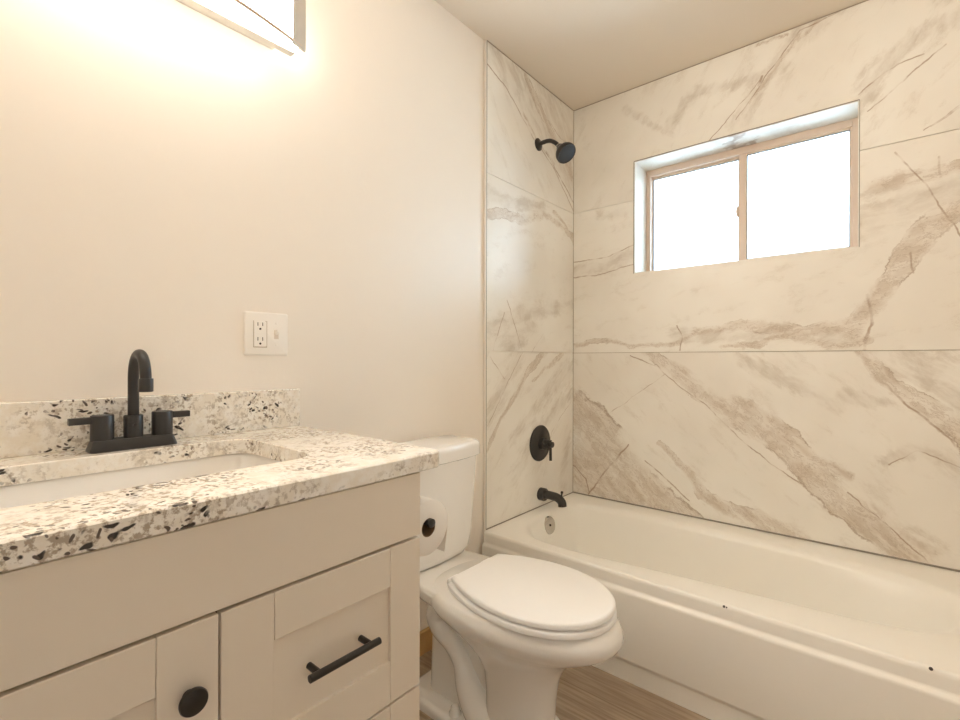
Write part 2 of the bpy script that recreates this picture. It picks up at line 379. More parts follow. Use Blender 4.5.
def lathe(bm, c, axis, prof, n=40):
    """prof: [(distance along axis, radius)]"""
    d, u, v = frame_of(axis); c = Vector(c)
    rings = [[c + d*t + (u*math.cos(2*PI*i/n) + v*math.sin(2*PI*i/n))*max(r, 1e-4) for i in range(n)] for t, r in prof]
    return loft(bm, rings)
def cyl(bm, a, b, r, n=28):
    a = Vector(a); b = Vector(b); return lathe(bm, a, b-a, [(0, r), ((b-a).length, r)], n)
def smooth_path(pts, per=8):
    P = [Vector(p) for p in pts]; out = []
    for i in range(len(P)-1):
        p0 = P[max(0, i-1)]; p1 = P[i]; p2 = P[i+1]; p3 = P[min(len(P)-1, i+2)]
        for s in range(per):
            t = s/per
            out.append(0.5*((2*p1) + (-p0+p2)*t + (2*p0-5*p1+4*p2-p3)*t*t + (-p0+3*p1-3*p2+p3)*t**3))
    return out + [P[-1]]
def tube(bm, pts, r, n=20):
    P = [Vector(p) for p in pts]; rad = r if isinstance(r, (list, tuple)) else [r]*len(P)
    rings = []; pu = None
    for i, p in enumerate(P):
        t = (P[min(i+1, len(P)-1)] - P[max(i-1, 0)]).normalized()
        if pu is None: _, u, v = frame_of(t)
        else:
            u = (pu - t*pu.dot(t)).normalized(); v = t.cross(u)
        pu = u
        rings.append([p + (u*math.cos(2*PI*k/n) + v*math.sin(2*PI*k/n))*rad[i] for k in range(n)])
    return loft(bm, rings)
def rrect(x0, x1, y0, y1, r, n=8):
    pts = []
    for (cx, cy, a0) in ((x1-r, y1-r, 0), (x0+r, y1-r, PI/2), (x0+r, y0+r, PI), (x1-r, y0+r, 1.5*PI)):
        for i in range(n+1):
            a = a0 + PI/2*i/n; pts.append((cx+r*math.cos(a), cy+r*math.sin(a)))
    return pts
def BM(): return bmesh.new()
def bx(*a): return box(BM(), *a)

# ------------------------------------------------------------------ the room
H = 2.4497; Z0, Z1, Z2 = 0.36, 1.1245, 1.8865
XR, YF = 1.53, -2.95
TY = -0.748                                     # left tile edge
WX0, WX1, WZ0, WZ1 = 0.341, 1.222, 1.520, 2.080  # window opening
WYF = 0.15                                      # window frame plane
def struct(name, bm, mat, label, cat, **kw):
    o = obj(name, bm, mat, loc=(0, 0, 0), **kw); return tag(o, label, cat, kind='structure')
struct('floor', bx(-0.12, XR+0.1, YF-0.1, 0.22, -0.1, 0.0), FLOORM, 'brown wood-look plank floor', 'floor', smooth=False)
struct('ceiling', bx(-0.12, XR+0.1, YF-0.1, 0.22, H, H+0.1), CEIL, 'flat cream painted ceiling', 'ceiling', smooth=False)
wl = struct('wall_left', bx(-0.12, -0.010, YF-0.1, 0.22, 0, H), PAINT, 'cream painted wall behind vanity and toilet', 'wall', smooth=False)
m = BM(); DY0, DY1, DH = -2.90, -1.15, 2.15  # unseen doorway, added to cut the light bounced onto the vanity front
box(m, XR, XR+0.1, YF-0.1, DY0, 0, H); box(m, XR, XR+0.1, DY1, 0.22, 0, H); box(m, XR, XR+0.1, DY0, DY1, DH, H)
struct('wall_right', m, PAINT, 'cream painted wall at the far end of the tub with an added unseen doorway', 'wall', smooth=False)
ADDED_HALL = plain('added_hall_paint', (0.46, 0.38, 0.30), 0.6, 0.02, 3)  # unseen hallway beyond the doorway, added to return little bounced light
m = BM(); box(m, XR+1.1, XR+1.2, YF-0.6, -1.0, 0, H); box(m, XR+0.1, XR+1.2, YF-0.7, YF-0.6, 0, H); box(m, XR+0.1, XR+1.2, -1.0, -0.9, 0, H); box(m, XR+0.1, XR+1.2, YF-0.7, -0.9, H, H+0.1)
struct('wall_added_hall', m, ADDED_HALL, 'unseen tan hallway added outside the doorway to dim bounced light', 'wall', smooth=False)
struct('floor_added_hall', bx(XR+0.1, XR+1.2, YF-0.7, -0.9, -0.1, 0.0), FLOORM, 'brown plank floor of the added unseen hallway outside the doorway', 'floor', smooth=False)
struct('wall_front', bx(-0.010, XR, YF-0.1, YF, 0, H), PAINT, 'cream painted wall facing the window wall', 'wall', smooth=False)
b = BM()
for r in ((-0.010, WX0-0.001, 0, H), (WX1+0.001, XR, 0, H), (WX0-0.001, WX1+0.001, 0, WZ0-0.001), (WX0-0.001, WX1+0.001, WZ1+0.001, H)):
    box(b, r[0], r[1], 0.010, 0.22, r[2], r[3])
wb = struct('wall_back', b, GROUT, 'marble-tiled wall with the sliding window above the tub', 'wall', smooth=False)
ADDED_DOORW = plain('added_door_stain', (0.17, 0.095, 0.05), 0.4, 0.2, 9)  # unseen dark door, added so less light bounces back onto the apron
added_door = tag(bpy.data.objects.new('door_added_1', None), 'unseen brown door added to the wall facing the window to dim bounced light', 'door', kind='structure'); COL.objects.link(added_door); added_door.location = (0.95, YF, 0)
m = BM(); box(m, 0.56, 1.36, YF+0.001, YF+0.036, 0.008, 2.04); obj('added_door_leaf', m, ADDED_DOORW, added_door, bevel=0.002)
m = BM(); box(m, 0.49, 0.555, YF+0.001, YF+0.02, 0.001, 2.11); box(m, 1.365, 1.43, YF+0.001, YF+0.02, 0.001, 2.11); box(m, 0.555, 1.365, YF+0.001, YF+0.02, 2.045, 2.11); obj('added_door_casing', m, ADDED_DOORW, added_door, bevel=0.002)
m = BM(); lathe(m, (1.29, YF+0.036, 0.98), (0, 1, 0), [(0, .032), (.006, .032), (.010, .012), (.030, .012), (.040, .025), (.056, .027), (.066, .018), (.068, 0)], 28); obj('added_door_knob', m, BLACK, added_door)
# marble slabs: three courses on each wall, real open joints
J = 0.0012
def slab(name, rects, axis, mat, par):
    m = BM()
    for a0, a1, z0, z1 in rects:
        if axis == 'x': box(m, a0, a1, 0.0, 0.0098, z0, z1)
        else: box(m, -0.0098, 0.0, a0, a1, z0, z1)
    return obj(name, m, mat, par, loc=(0, 0, 0), smooth=False)
xa, xb = 0.0012, XR-0.001
slab('marble_tile', [(xa, xb, 0.30, Z1-J)], 'x', M_BLOW, wb)
slab('marble_tile', [(xa, WX0, Z1+J, Z2-J), (WX1, xb, Z1+J, Z2-J), (WX0, WX1, Z1+J, WZ0)], 'x', M_BMID, wb)
slab('marble_tile', [(xa, WX0, Z2+J, H-0.003), (WX1, xb, Z2+J, H-0.003), (WX0, WX1, WZ1, H-0.003)], 'x', M_BTOP, wb)
slab('marble_tile', [(TY, -0.0012, 0.30, Z1-J)], 'y', M_LLOW, wl)
slab('marble_tile', [(TY, -0.0012, Z1+J, Z2-J)], 'y', M_LMID, wl)
slab('marble_tile', [(TY, -0.0012, Z2+J, H-0.003)], 'y', M_LTOP, wl)
# reveal lining of the window opening
m = BM(); box(m, WX0-0.0009, WX0+0.004, 0.001, WYF+0.05, WZ0, WZ1); box(m, WX1-0.004, WX1+0.0009, 0.001, WYF+0.05, WZ0, WZ1)
box(m, WX0+0.004, WX1-0.004, 0.001, WYF+0.05, WZ1-0.004, WZ1+0.0009); box(m, WX0+0.004, WX1-0.004, 0.001, WYF+0.05, WZ0-0.0009, WZ0+0.004)
obj('reveal_lining', m, M_REVEAL, wb, loc=(0, 0, 0), smooth=False)
m = BM()
for (x0, x1, z0, z1) in ((WX0-0.001, WX1+0.001, WZ1-0.001, WZ1+0.003), (WX0-0.003, WX0, WZ0, WZ1), (WX1, WX1+0.002, WZ0, WZ1)):
    box(m, x0, x1, -0.0008, 0.004, z0, z1)
obj('edge_strip', m, CAULK, wb, loc=(0, 0, 0), smooth=False)
# trims
tw = struct('trim_1', bx(-0.0098, 0.0012, TY-0.011, TY-0.002, 0.355, H-0.002), TRIMW, 'narrow cream metal edge strip beside the left tiles', 'trim', bevel=0.002)
m = BM(); box(m, -0.0098, 0.0006, TY-0.0022, TY+0.0012, 0.3605, H-0.002)
obj('grout_line', m, CAULK, tw, loc=(0, 0, 0), smooth=False)
m = BM(); box(m, 0.0002, 0.003, TY, -0.0002, 0.3606, 0.3645); box(m, 0.0002, xb, -0.004, -0.0002, 0.3606, 0.3665)
struct('trim_2', m, CAULK, 'grey caulk line between tub rim and marble', 'trim', smooth=False)
m = BM(); box(m, 0.0002, 0.003, TY, -0.0002, H-0.0035, H-0.0005); box(m, 0.0002, xb, -0.003, -0.0002, H-0.0035, H-0.0005); box(m, 0.0002, 0.0022, -0.0022, -0.0002, 0.367, H-0.005)
struct('trim_3', m, GROUT, 'thin grout line along the ceiling and tile corner', 'trim', smooth=False)
struct('baseboard_left', bx(-0.0098, 0.004, -1.64, -0.785, 0.001, 0.086), WOODB, 'bare pine baseboard behind the toilet', 'baseboard', bevel=0.003)

# window
win = tag(bpy.data.objects.new('window_1', None), 'two-pane sliding window with tan frame above the tub', 'window', kind='structure'); COL.objects.link(win); win.location = (WX0, WYF, WZ0)
a0, a1, c0, c1 = WX0+0.0042, WX1-0.0042, WZ0+0.0042, WZ1-0.0042
m = BM()
box(m, a0, a0+0.022, WYF, WYF+0.045, c0, c1); box(m, a1-0.022, a1, WYF, WYF+0.045, c0, c1)
box(m, a0+0.022, a1-0.022, WYF, WYF+0.045, c1-0.032, c1); box(m, a0+0.022, a1-0.022, WYF, WYF+0.045, c0, c0+0.022)
obj('window_frame', m, VINYL, win, bevel=0.002)
mx_ = 0.793
def sash(x0, x1, y0, y1, tl, tr_, tt, tb):
    m = BM(); z0, z1 = c0+0.020, c1-0.030
    box(m, x0, x0+tl, y0, y1, z0, z1); box(m, x1-tr_, x1, y0, y1, z0, z1)
    box(m, x0+tl, x1-tr_, y0, y1, z1-tt, z1); box(m, x0+tl, x1-tr_, y0, y1, z0, z0+tb)
    s = obj('sash', m, VINYL, win, bevel=0.0015)
    m = BM(); e = 0.004
    for q in ((x0+tl, x0+tl+e, z0+tb, z1-tt), (x1-tr_-e, x1-tr_, z0+tb, z1-tt), (x0+tl+e, x1-tr_-e, z1-tt-e, z1-tt), (x0+tl+e, x1-tr_-e, z0+tb, z0+tb+e)):
        box(m, q[0], q[1], y0+0.008, y1-0.002, q[2], q[3])
    obj('gasket', m, VINYLW, s, smooth=False)
    ym = (y0+y1)/2+0.003
    obj('glass_pane', bx(x0+tl, x1-tr_, ym-0.002, ym+0.002, z0+tb, z1-tt), GLASS, s, smooth=False)
    return s
s1 = sash(a0+0.021, mx_+0.004, WYF+0.024, WYF+0.042, 0.004, 0.022, 0.012, 0.006)
s2 = sash(mx_-0.012, a1-0.021, WYF+0.004, WYF+0.022, 0.030, 0.008, 0.008, 0.010)
m = BM(); lathe(m, (mx_-0.022, WYF+0.026, 1.786), (0, -1, 0), [(0, 0.003), (0.004, 0.014), (0.012, 0.012), (0.014, 0.001)], 20)
bmesh.ops.scale(m, vec=(0.55, 1, 1.9), verts=m.verts, space=Matrix.Translation((-(mx_-0.022), 0, -1.786)))
obj('latch', m, VINYL, s1)

# ------------------------------------------------------------------ bathtub
TX0, TX1, TYF, TYB = 0.002, XR-0.002, -0.765, -0.0015
tub = thing('bathtub', 'cream alcove bathtub with panelled apron under the window', 'bathtub', (0.76, -0.38, 0.0))
outline = [(.068, -.36), (.076, -.23), (.125, -.155), (.26, -.122), (.5, -.115), (.75, -.117), (1.0, -.125), (1.22, -.145), (1.37, -.18), (1.455, -.255), (1.485, -.37), (1.46, -.48), (1.38, -.557), (1.22, -.600), (1.0, -.622), (.75, -.648), (.5, -.680), (.33, -.692), (.20, -.672), (.115, -.59), (.078, -.48)]
bottom = Vector((.70, -.385))
def closed(pts, per=6):
    n = len(pts); P = [Vector(p) for p in pts]; out = []
    for i in range(n):
        p0, p1, p2, p3 = P[i-1], P[i], P[(i+1) % n], P[(i+2) % n]
        for s in range(per):
            t = s/per; out.append(0.5*((2*p1)+(-p0+p2)*t+(2*p0-5*p1+4*p2-p3)*t*t+(-p0+3*p1-3*p2+p3)*t**3))
    return out
OUT = closed(outline)
def ring(f, z, shrink):
    """outline drawn inwards by an absolute distance (shrink) towards the basin axis"""
    r = []
    n = len(OUT)
    for i, p in enumerate(OUT):
        t = (OUT[(i+1) % n]-OUT[i-1]).normalized(); nrm = Vector((-t.y, t.x))
        if nrm.dot(bottom-p) < 0: nrm = -nrm
        ex = 1 + (1.6*max(0.0, (p.x-1.0)/0.46)**1.5 if shrink > 0 else 0)      # the back rest at the far end slopes more
        q = p + nrm*shrink*ex; r.append((q.x, q.y, z))
    return r
rings = [ring(0, 0.360, -0.030), ring(0, 0.3594, -0.020), ring(0, 0.3572, -0.009), ring(0, 0.3525, 0.000), ring(0, 0.344, 0.0075), ring(0, 0.332, 0.0125), ring(0, 0.30, 0.020), ring(0, 0.22, 0.036), ring(0, 0.14, 0.054), ring(0, 0.10, 0.072), ring(0, 0.08, 0.10), ring(0, 0.072, 0.14)]
m = BM()
loft(m, rings, cap0=False, cap1=False)
m.verts.ensure_lookup_table()
N = len(OUT)
last = [m.verts[len(rings[0])*(len(rings)-1)+i] for i in range(N)]
first = [m.verts[i] for i in range(N)]
cv = m.verts.new((0.68, -0.39, 0.070))
for i in range(N): m.faces.new((last[i], last[(i+1) % N], cv))
# rim deck: triangulated between the basin lip and the outer rectangle
RXF = TYF + 0.012
rect = [(TX0, RXF), (TX1, RXF), (TX1, TYB), (TX0, TYB)]
rv = []
for k in range(4):
    a, c = Vector(rect[k]), Vector(rect[(k+1) % 4])
    for s in range(20):
        p = a.lerp(c, s/20); rv.append(m.verts.new((p.x, p.y, 0.360)))
ed = [m.edges.new((rv[i], rv[(i+1) % len(rv)])) for i in range(len(rv))]
ie = [m.edges.get((first[i], first[(i+1) % N])) for i in range(N)]
bmesh.ops.triangle_fill(m, use_beauty=True, edges=ed+ie)
# stray faces filling the basin hole are dropped
for f in [f for f in m.faces if len(f.verts) == 3 and all(v in first for v in f.verts)]: m.faces.remove(f)
obj('basin', m, TUBM, tub, angle=60)
# front apron: one swept profile (y, z)
prof = [(TYF+0.012, 0.360), (TYF+0.006, 0.3585), (TYF+0.002, 0.354), (TYF, 0.346), (TYF+0.001, 0.318), (TYF+0.0005, 0.3145), (TYF-0.003, 0.3105), (TYF-0.0085, 0.3065), (TYF-0.0108, 0.302), (TYF-0.011, 0.296), (TYF-0.011, 0.082), (TYF-0.009, 0.074), (TYF-0.003, 0.068), (TYF-0.001, 0.060), (TYF-0.001, 0.0), (TYF+0.03, 0.0), (TYF+0.03, 0.345)]
m = BM(); loft(m, [[(x, y, z) for y, z in prof] for x in (TX0, TX1)])
obj('apron', m, TUBM, tub, angle=55)
m = BM()
ov = Vector((0.0865, -0.384, 0.3035))
lathe(m, ov, (1, -0.10, 0.22), [(-0.008, 0.041), (0.003, 0.042), (0.007, 0.039), (0.009, 0.033), (0.0085, 0.004), (0.0084, 0.0)], 36)
ofp = obj('overflow_plate', m, CHROME, tub); ofp['label'] = 'round chrome overflow plate'
m = BM(); d_ = Vector((1, -0.10, 0.22)).normalized(); cyl(m, ov+d_*0.0085, ov+d_*0.0105, 0.005, 14); obj('screw', m, SLOT, ofp)
for (x, y, z, r) in ((0.931, TYF+0.0015, 0.3535, 0.004), (0.938, TYF+0.0015, 0.3530, 0.0025), (1.379, TYF+0.0015, 0.3570, 0.0042)):
    m = BM(); lathe(m, (x, y, z), (0, -0.9, 0.55), [(-0.002, r), (0.0006, r*0.9), (0.0008, 0.0)], 9)
    obj('enamel_chip', m, SLOT, tub)
# spout, valve, shower head
sp = thing('tub_spout', 'matte black tub spout on the left marble wall', 'tub spout', (0, -0.325, 0.393))
c = (0.0005, -0.325, 0.424)
m = BM(); lathe(m, c, (1, 0, 0), [(0, 0.031), (0.027, 0.031), (0.031, 0.028), (0.031, 0.0)], 36); obj('flange', m, BLACK, sp)
m = BM(); tube(m, smooth_path([(0.022, -0.325, 0.426), (0.065, -0.325, 0.426), (0.100, -0.325, 0.421), (0.121, -0.325, 0.405), (0.125, -0.325, 0.386)], 6), 0.0205, 28); obj('spout_body', m, BLACK, sp)
m = BM(); cyl(m, (0.118, -0.325, 0.42), (0.122, -0.325, 0.450), 0.0042, 16); lathe(m, (0.1215, -0.325, 0.446), (0.1, 0, 1), [(0, .004), (.002, .0062), (.010, .0062), (.012, .004)], 16); obj('diverter_knob', m, BLACK, sp)
vl = thing('shower_valve', 'round matte black shower valve with lever above the tub spout', 'shower valve', (0, -0.333, 0.676))
c = (0.0003, -0.333, 0.676)
m = BM(); lathe(m, c, (1, 0, 0), [(0, .0885), (.004, .089), (.008, .086), (.0095, .062), (.012, .058), (.012, .0)], 56); obj('escutcheon', m, BLACK, vl)
m = BM(); lathe(m, (0.010, -0.333, 0.676), (1, 0, 0), [(0, .030), (.022, .028), (.024, .022), (.045, .020), (.046, .014), (.066, .014), (.067, 0)], 36); obj('hub', m, BLACK, vl)
m = BM(); cyl(m, (0.062, -0.333, 0.697), (0.064, -0.333, 0.598), 0.0068, 20); lathe(m, (0.04, -0.333, 0.676), (1, 0, 0), [(0, .012), (.03, .012), (.031, 0)], 20); obj('lever', m, BLACK, vl)
shd = thing('shower_fixture', 'matte black shower head on a bent arm high on the left marble wall', 'shower head', (0, -0.352, 2.145))
m = BM(); lathe(m, (0.0003, -0.352, 2.142), (1, 0, 0), [(0, .030), (.004, .030), (.008, .024), (.009, .011), (.009, 0)], 36); obj('flange', m, BLACK, shd)
pa = smooth_path([(0.004, -0.352, 2.142), (0.03, -0.352, 2.145), (0.066, -0.352, 2.142), (0.096, -0.352, 2.124), (0.116, -0.352, 2.103)], 7)
m = BM(); tube(m, pa, 0.0098, 20); obj('arm', m, BLACK, shd)
dr = Vector((0.66, -0.12, -0.74)).normalized()
o = Vector((0.114, -0.352, 2.105))
m = BM(); lathe(m, o, dr, [(0.0, .0115), (.005, .0118), (.005, .0118), (.010, .0115)], 24); cl_ = obj('collar', m, CHROME, shd); cl_['label'] = 'thin bright collar ring'
m = BM(); lathe(m, o + dr*0.008, dr, [(0, .014), (.006, .018), (.014, .020), (.024, .028), (.040, .042), (.052, .0485), (.066, .0495), (.071, .047), (.071, .045), (.069, .043)], 44); hb = obj('head_body', m, BLACK, shd)
m = BM(); lathe(m, o + dr*0.075, dr, [(-.004, .0445), (.0015, .0445), (.003, .040), (.003, 0)], 40)
fc = obj('spray_face', m, plain('spray_face_rubber', (0.030, 0.032, 0.036), 0.65, 0.2, 300), shd)

# ------------------------------------------------------------------ toilet
TC = -1.190
toi = thing('toilet', 'white two-piece toilet with closed lid between vanity and tub', 'toilet', (0.30, TC, 0.0))
def egg(xb, xf, hw, z, n=48, pb=2.6, pf=2.05, mid=0.42, cy=TC):
    xm = xb + (xf-xb)*mid; r = []
    for i in range(n):
        a = 2*PI*i/n; ca, sa = math.cos(a), math.sin(a)
        e = 2.0/(pf if ca > 0 else pb); 
        X = (abs(ca)**e)*(xf-xm if ca > 0 else xm-xb)*(1 if ca > 0 else -1); Y = (abs(sa)**e)*hw*(1 if sa > 0 else -1)
        r.append((xm+X, cy+Y, z))
    return r
m = BM()
loft(m, [egg(.385, .612, .108, .0), egg(.383, .614, .110, .008), egg(.395, .602, .102, .022), egg(.405, .594, .095, .06), egg(.405, .600, .093, .14), egg(.395, .612, .096, .205), egg(.365, .632, .106, .245), egg(.325, .660, .122, .278), egg(.285, .705, .142, .308), egg(.245, .757, .164, .334), egg(.215, .786, .180, .355), egg(.205, .794, .186, .372), egg(.205, .791, .185, .388), egg(.21, .784, .180, .402), egg(.222, .773, .172, .4106)])
bowl = obj('bowl', m, CERAM, toi, angle=70)
# rear deck that carries the tank
def dk(x0, x1, hw0, hw1, z, r=0.03):
    pts = []
    for (x, hw) in ((x0, hw0), (x1, hw1)): pts.append((x, hw))
    return [(x0+0.0, TC-hw0+r, z), (x0+r*0.4, TC-hw0+r*0.3, z), (x0+r, TC-hw0, z), ((x0+x1)/2, TC-(hw0+hw1)/2-0.004, z), (x1, TC-hw1, z), (x1, TC+hw1, z), ((x0+x1)/2, TC+(hw0+hw1)/2+0.004, z), (x0+r, TC+hw0, z), (x0+r*0.4, TC+hw0-r*0.3, z), (x0, TC+hw0-r, z)]
m = BM(); loft(m, [dk(.075, .40, .06, .11, .315), dk(.045, .42, .095, .145, .345), dk(.030, .43, .120, .166, .372), dk(.026, .43, .125, .170, .392), dk(.028, .43, .123, .168, .402), dk(.036, .42, .116, .160, .4092)])
obj('deck', m, CERAM, toi, angle=65)
# trapway, back column and foot
m = BM()
key = [(.45, .045, .045), (.395, .065, .050), (.352, .115, .042), (.322, .175, .029), (.285, .215, .029), (.238, .245, .034), (.218, .285, .037), (.245, .322, .038), (.31, .325, .038)]
path = smooth_path([(x, TC-.062, z) for x, z, r in key], 7)
rr = [p.z for p in smooth_path([(0, 0, r) for x, z, r in key], 7)]
tube(m, path, rr, 22)
tube(m, [Vector((p.x, 2*TC-p.y, p.z)) for p in path], rr, 22)
obj('trapway', m, CERAM, toi, angle=80)
m = BM()
loft(m, [[(x, y, z) for x, y in rrect(.165+i, .42, TC-hw, TC+hw, .03)] for z, hw, i in ((.012, .060, 0), (.2, .052, 0), (.35, .06, -.02))])
obj('rear_column', m, CERAM, toi, angle=60)
m = BM()
loft(m, [[(x, y, z) for x, y in rrect(.105+i, .60-i, TC-.118+i, TC+.118-i, .075-i*.4, 10)] for z, i in ((0, 0), (.016, 0), (.026, .006), (.031, .018))])
obj('foot', m, CERAM, toi, angle=60)
for s in (-1, 1):
    m = BM(); lathe(m, (.317, TC+s*0.088, .028), (0, 0, 1), [(0, .019), (.006, .0185), (.012, .015), (.022, .013), (.028, .009), (.030, 0)], 24); obj('bolt_cap', m, CERAM, toi)
# seat and lid
def lidline(x0, x1, hw, bw, z, n=44):
    """half outline from the squared back to the round nose, mirrored"""
    half = []
    xm = x0 + (x1-x0)*0.50
    for i in range(n+1):
        a = PI/2*i/n; half.append((xm+(x1-xm)*math.cos(a), hw*math.sin(a)**0.98))
    for i in range(1, n//2+1):
        t = i/(n//2); x = xm+(x0-xm)*t; half.append((x, bw+(hw-bw)*(1-t**2.1)))
    pts = [(x, TC+y) for x, y in half] + [(x, TC-y) for x, y in reversed(half[1:])]
    return [(x, y, z) for x, y in pts]
m = BM()
loft(m, [lidline(.316, .768, .171, .112, .4125), lidline(.312, .772, .175, .115, .415), lidline(.312, .772, .175, .115, .4265), lidline(.316, .768, .171, .112, .430)])
obj('seat', m, SEATM, toi, angle=50)
m = BM()
loft(m, [lidline(.327, .764, .168, .106, .4345), lidline(.322, .769, .1725, .110, .4365), lidline(.322, .769, .1725, .110, .4455), lidline(.325, .766, .170, .108, .449), lidline(.331, .760, .164, .103, .451)])
obj('lid', m, SEATM, toi, angle=50)
for s in (-1, 1):
    m = BM(); lathe(m, (.300, TC+s*0.078-0.022, .424), (0, 1, 0), [(0, .006), (.003, .0085), (.041, .0085), (.044, .006)], 18)
    box(m, .288, .318, TC+s*0.078-0.018, TC+s*0.078+0.018, .4085, .424)
    obj('hinge', m, SEATM, toi, bevel=0.002)
# tank: back flat, front gently bowed, taper to the bottom
def tankring(x0, x1, hw, z, bow, r, cx=0):
    pts = []
    n = 10
    def fx(y): return x1 - bow*(abs(y)/hw)**2.2
    pts.append((x0, -hw+0.012)); pts.append((x0+0.012, -hw))
    # right-to-left along the front
    for i in range(n+1):
        a = PI*1.5 + PI/2*i/n; pts.append((fx(hw-r)-r+r*math.cos(a)*1.0, -hw+r+r*math.sin(a)))
    for i in range(1, 14):
        y = -(hw-r)+2*(hw-r)*i/14; pts.append((fx(y), y))
    for i in range(n+1):
        a = PI/2*i/n; pts.append((fx(hw-r)-r+r*math.cos(a), hw-r+r*math.sin(a)))
    pts.append((x0+0.012, hw)); pts.append((x0, hw-0.012))
    return [(x, TC+y, z) for x, y in pts]
TK = TC
m = BM()
loft(m, [tankring(.040, .170, .120, .4105, .012, .05), tankring(.032, .180, .142, .417, .014, .055), tankring(.026, .186, .158, .435, .016, .05), tankring(.022, .189, .168, .48, .018, .045), tankring(.014, .194, .182, .66, .022, .04), tankring(.012, .197, .187, .752, .024, .04)])
obj('tank', m, CERAM, toi, angle=50)
m = BM()
loft(m, [tankring(.010, .203, .192, .748, .024, .042), tankring(.006, .210, .198, .752, .025, .045), tankring(.006, .210, .198, .782, .025, .045), tankring(.008, .207, .195, .792, .025, .043), tankring(.014, .200, .188, .799, .024, .04), tankring(.026, .187, .175, .802, .022, .036)])
obj('tank_lid', m, CERAM, toi, angle=60)

# ------------------------------------------------------------------ vanity
VY0, VY1, VX = -2.385, -1.6635, 0.5815
van = thing('vanity_cabinet', 'off-white shaker vanity cabinet with black pulls under the granite top', 'vanity cabinet', (0.28, -2.02, 0.0))
m = BM()
box(m, 0.0, 0.563, VY0, VY0+0.018, 0.002, 0.8635); box(m, 0.0, 0.563, VY1-0.018, VY1, 0.002, 0.8635)
box(m, 0.0, 0.012, VY0+0.018, VY1-0.018, 0.10, 0.863)
box(m, 0.012, 0.550, VY0+0.018, VY1-0.018, 0.10, 0.118)
box(m, 0.48, 0.495, VY0+0.018, VY1-0.018, 0.002, 0.10)
obj('carcass', m, CAB, van, bevel=0.001)
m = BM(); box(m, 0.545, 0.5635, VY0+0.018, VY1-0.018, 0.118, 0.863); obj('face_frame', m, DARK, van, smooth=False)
obj('false_front', bx(0.5655, VX, VY0, VY1, 0.7375, 0.8620), CAB, van, bevel=0.0016)
def shaker(name, y0, y1, z0, z1, sl, sr, rt, rb):
    """frame of stiles and rails with hairline joints, panel set back 7 mm"""
    m = BM(); g = 0.00035; xb_ = 0.5655
    box(m, xb_, VX, y0, y0+sl-g, z0, z1); box(m, xb_, VX, y1-sr+g, y1, z0, z1)
    box(m, xb_, VX, y0+sl+g, y1-sr-g, z1-rt, z1); box(m, xb_, VX, y0+sl+g, y1-sr-g, z0, z0+rb)
    d = obj(name, m, CAB, van, bevel=0.0011)
    obj('inset_panel', bx(xb_, VX-0.007, y0+sl-0.002, y1-sr+0.002, z0+rb-0.002, z1-rt+0.002), CAB, d, smooth=False)
    return d
d1 = shaker('drawer', -2.0395, VY1-0.001, 0.4395, 0.7325, .0765, .0745, .0735, .0795)
d2 = shaker('drawer', -2.0395, VY1-0.001, 0.131, 0.4350, .0765, .0745, .0735, .0795)
dr_ = shaker('door', VY0+0.001, -2.0430, 0.131, 0.7325, .0745, .0745, .0765, .0765)
def pull(par, yc, z):
    m = BM(); xq = VX+0.025
    cyl(m, (xq, yc-0.068, z), (xq, yc+0.068, z), 0.0062, 24)
    for s in (-1, 1): cyl(m, (VX-0.0075, yc+s*0.050, z), (xq, yc+s*0.050, z), 0.0055, 18)
    h = obj('handle', m, KNOBM, par, bevel=0.0008); h['label'] = 'black bar pull'
pull(d1, -1.8515, 0.5885); pull(d2, -1.8515, 0.283)
m = BM(); lathe(m, (VX-0.0005, -2.0805, 0.6395), (1, 0, 0), [(0, .008), (.004, .007), (.010, .0065), (.0135, .013), (.016, .0170), (.020, .0176), (.0225, .0165), (.0245, .010), (.025, 0)], 40)
kn = obj('knob', m, KNOBM, dr_); kn['label'] = 'round black knob'

# countertop with undermount cut-out
CT, CB = 0.898, 0.8645
CX0, CX1, CY0, CY1 = -0.0095, 0.587, -2.435, -1.6045
SX0, SX1, SY0, SY1 = 0.113, 0.437, -2.275, -1.803
top = thing('countertop', 'speckled granite vanity top with low splash strip and sink cut-out', 'countertop', (0.28, -2.02, CB))
m = BM()
outl = rrect(CX0, CX1, CY0, CY1, 0.020, 6); inl = rrect(SX0, SX1, SY0, SY1, 0.055, 12)
def loopv(pts, z): return [m.verts.new((x, y, z)) for x, y in pts]
def ins(pts, d):
    cx = sum(p[0] for p in pts)/len(pts); cy = sum(p[1] for p in pts)/len(pts)
    hx = max(abs(p[0]-cx) for p in pts); hy = max(abs(p[1]-cy) for p in pts)
    return [(cx+(p[0]-cx)*(hx-d)/hx, cy+(p[1]-cy)*(hy-d)/hy) for p in pts]
oT = loopv(ins(outl, .003), CT); oM = loopv(outl, CT-.003); oB0 = loopv(outl, CB+.002); oB = loopv(ins(outl, .002), CB)
iT = loopv(ins(inl, -.002), CT); iM = loopv(inl, CT-.002); iB = loopv(inl, CB)
def skin(a, b):
    for i in range(len(a)): j = (i+1) % len(a); m.faces.new((a[i], a[j], b[j], b[i]))
skin(oT, oM); skin(oM, oB0); skin(oB0, oB); skin(iT, iM); skin(iM, iB)
for A, Bq in ((oT, iT), (oB, iB)):
    es = [m.edges.get((L[i], L[(i+1) % len(L)])) or m.edges.new((L[i], L[(i+1) % len(L)])) for L in (A, Bq) for i in range(len(L))]
    bmesh.ops.triangle_fill(m, use_beauty=True, edges=es)
obj('slab', m, GRANITE, top, angle=35)
obj('backsplash', bx(-0.0095, 0.012, CY0, CY1-0.001, CT, 1.003), GRANITE, top, bevel=0.0018)
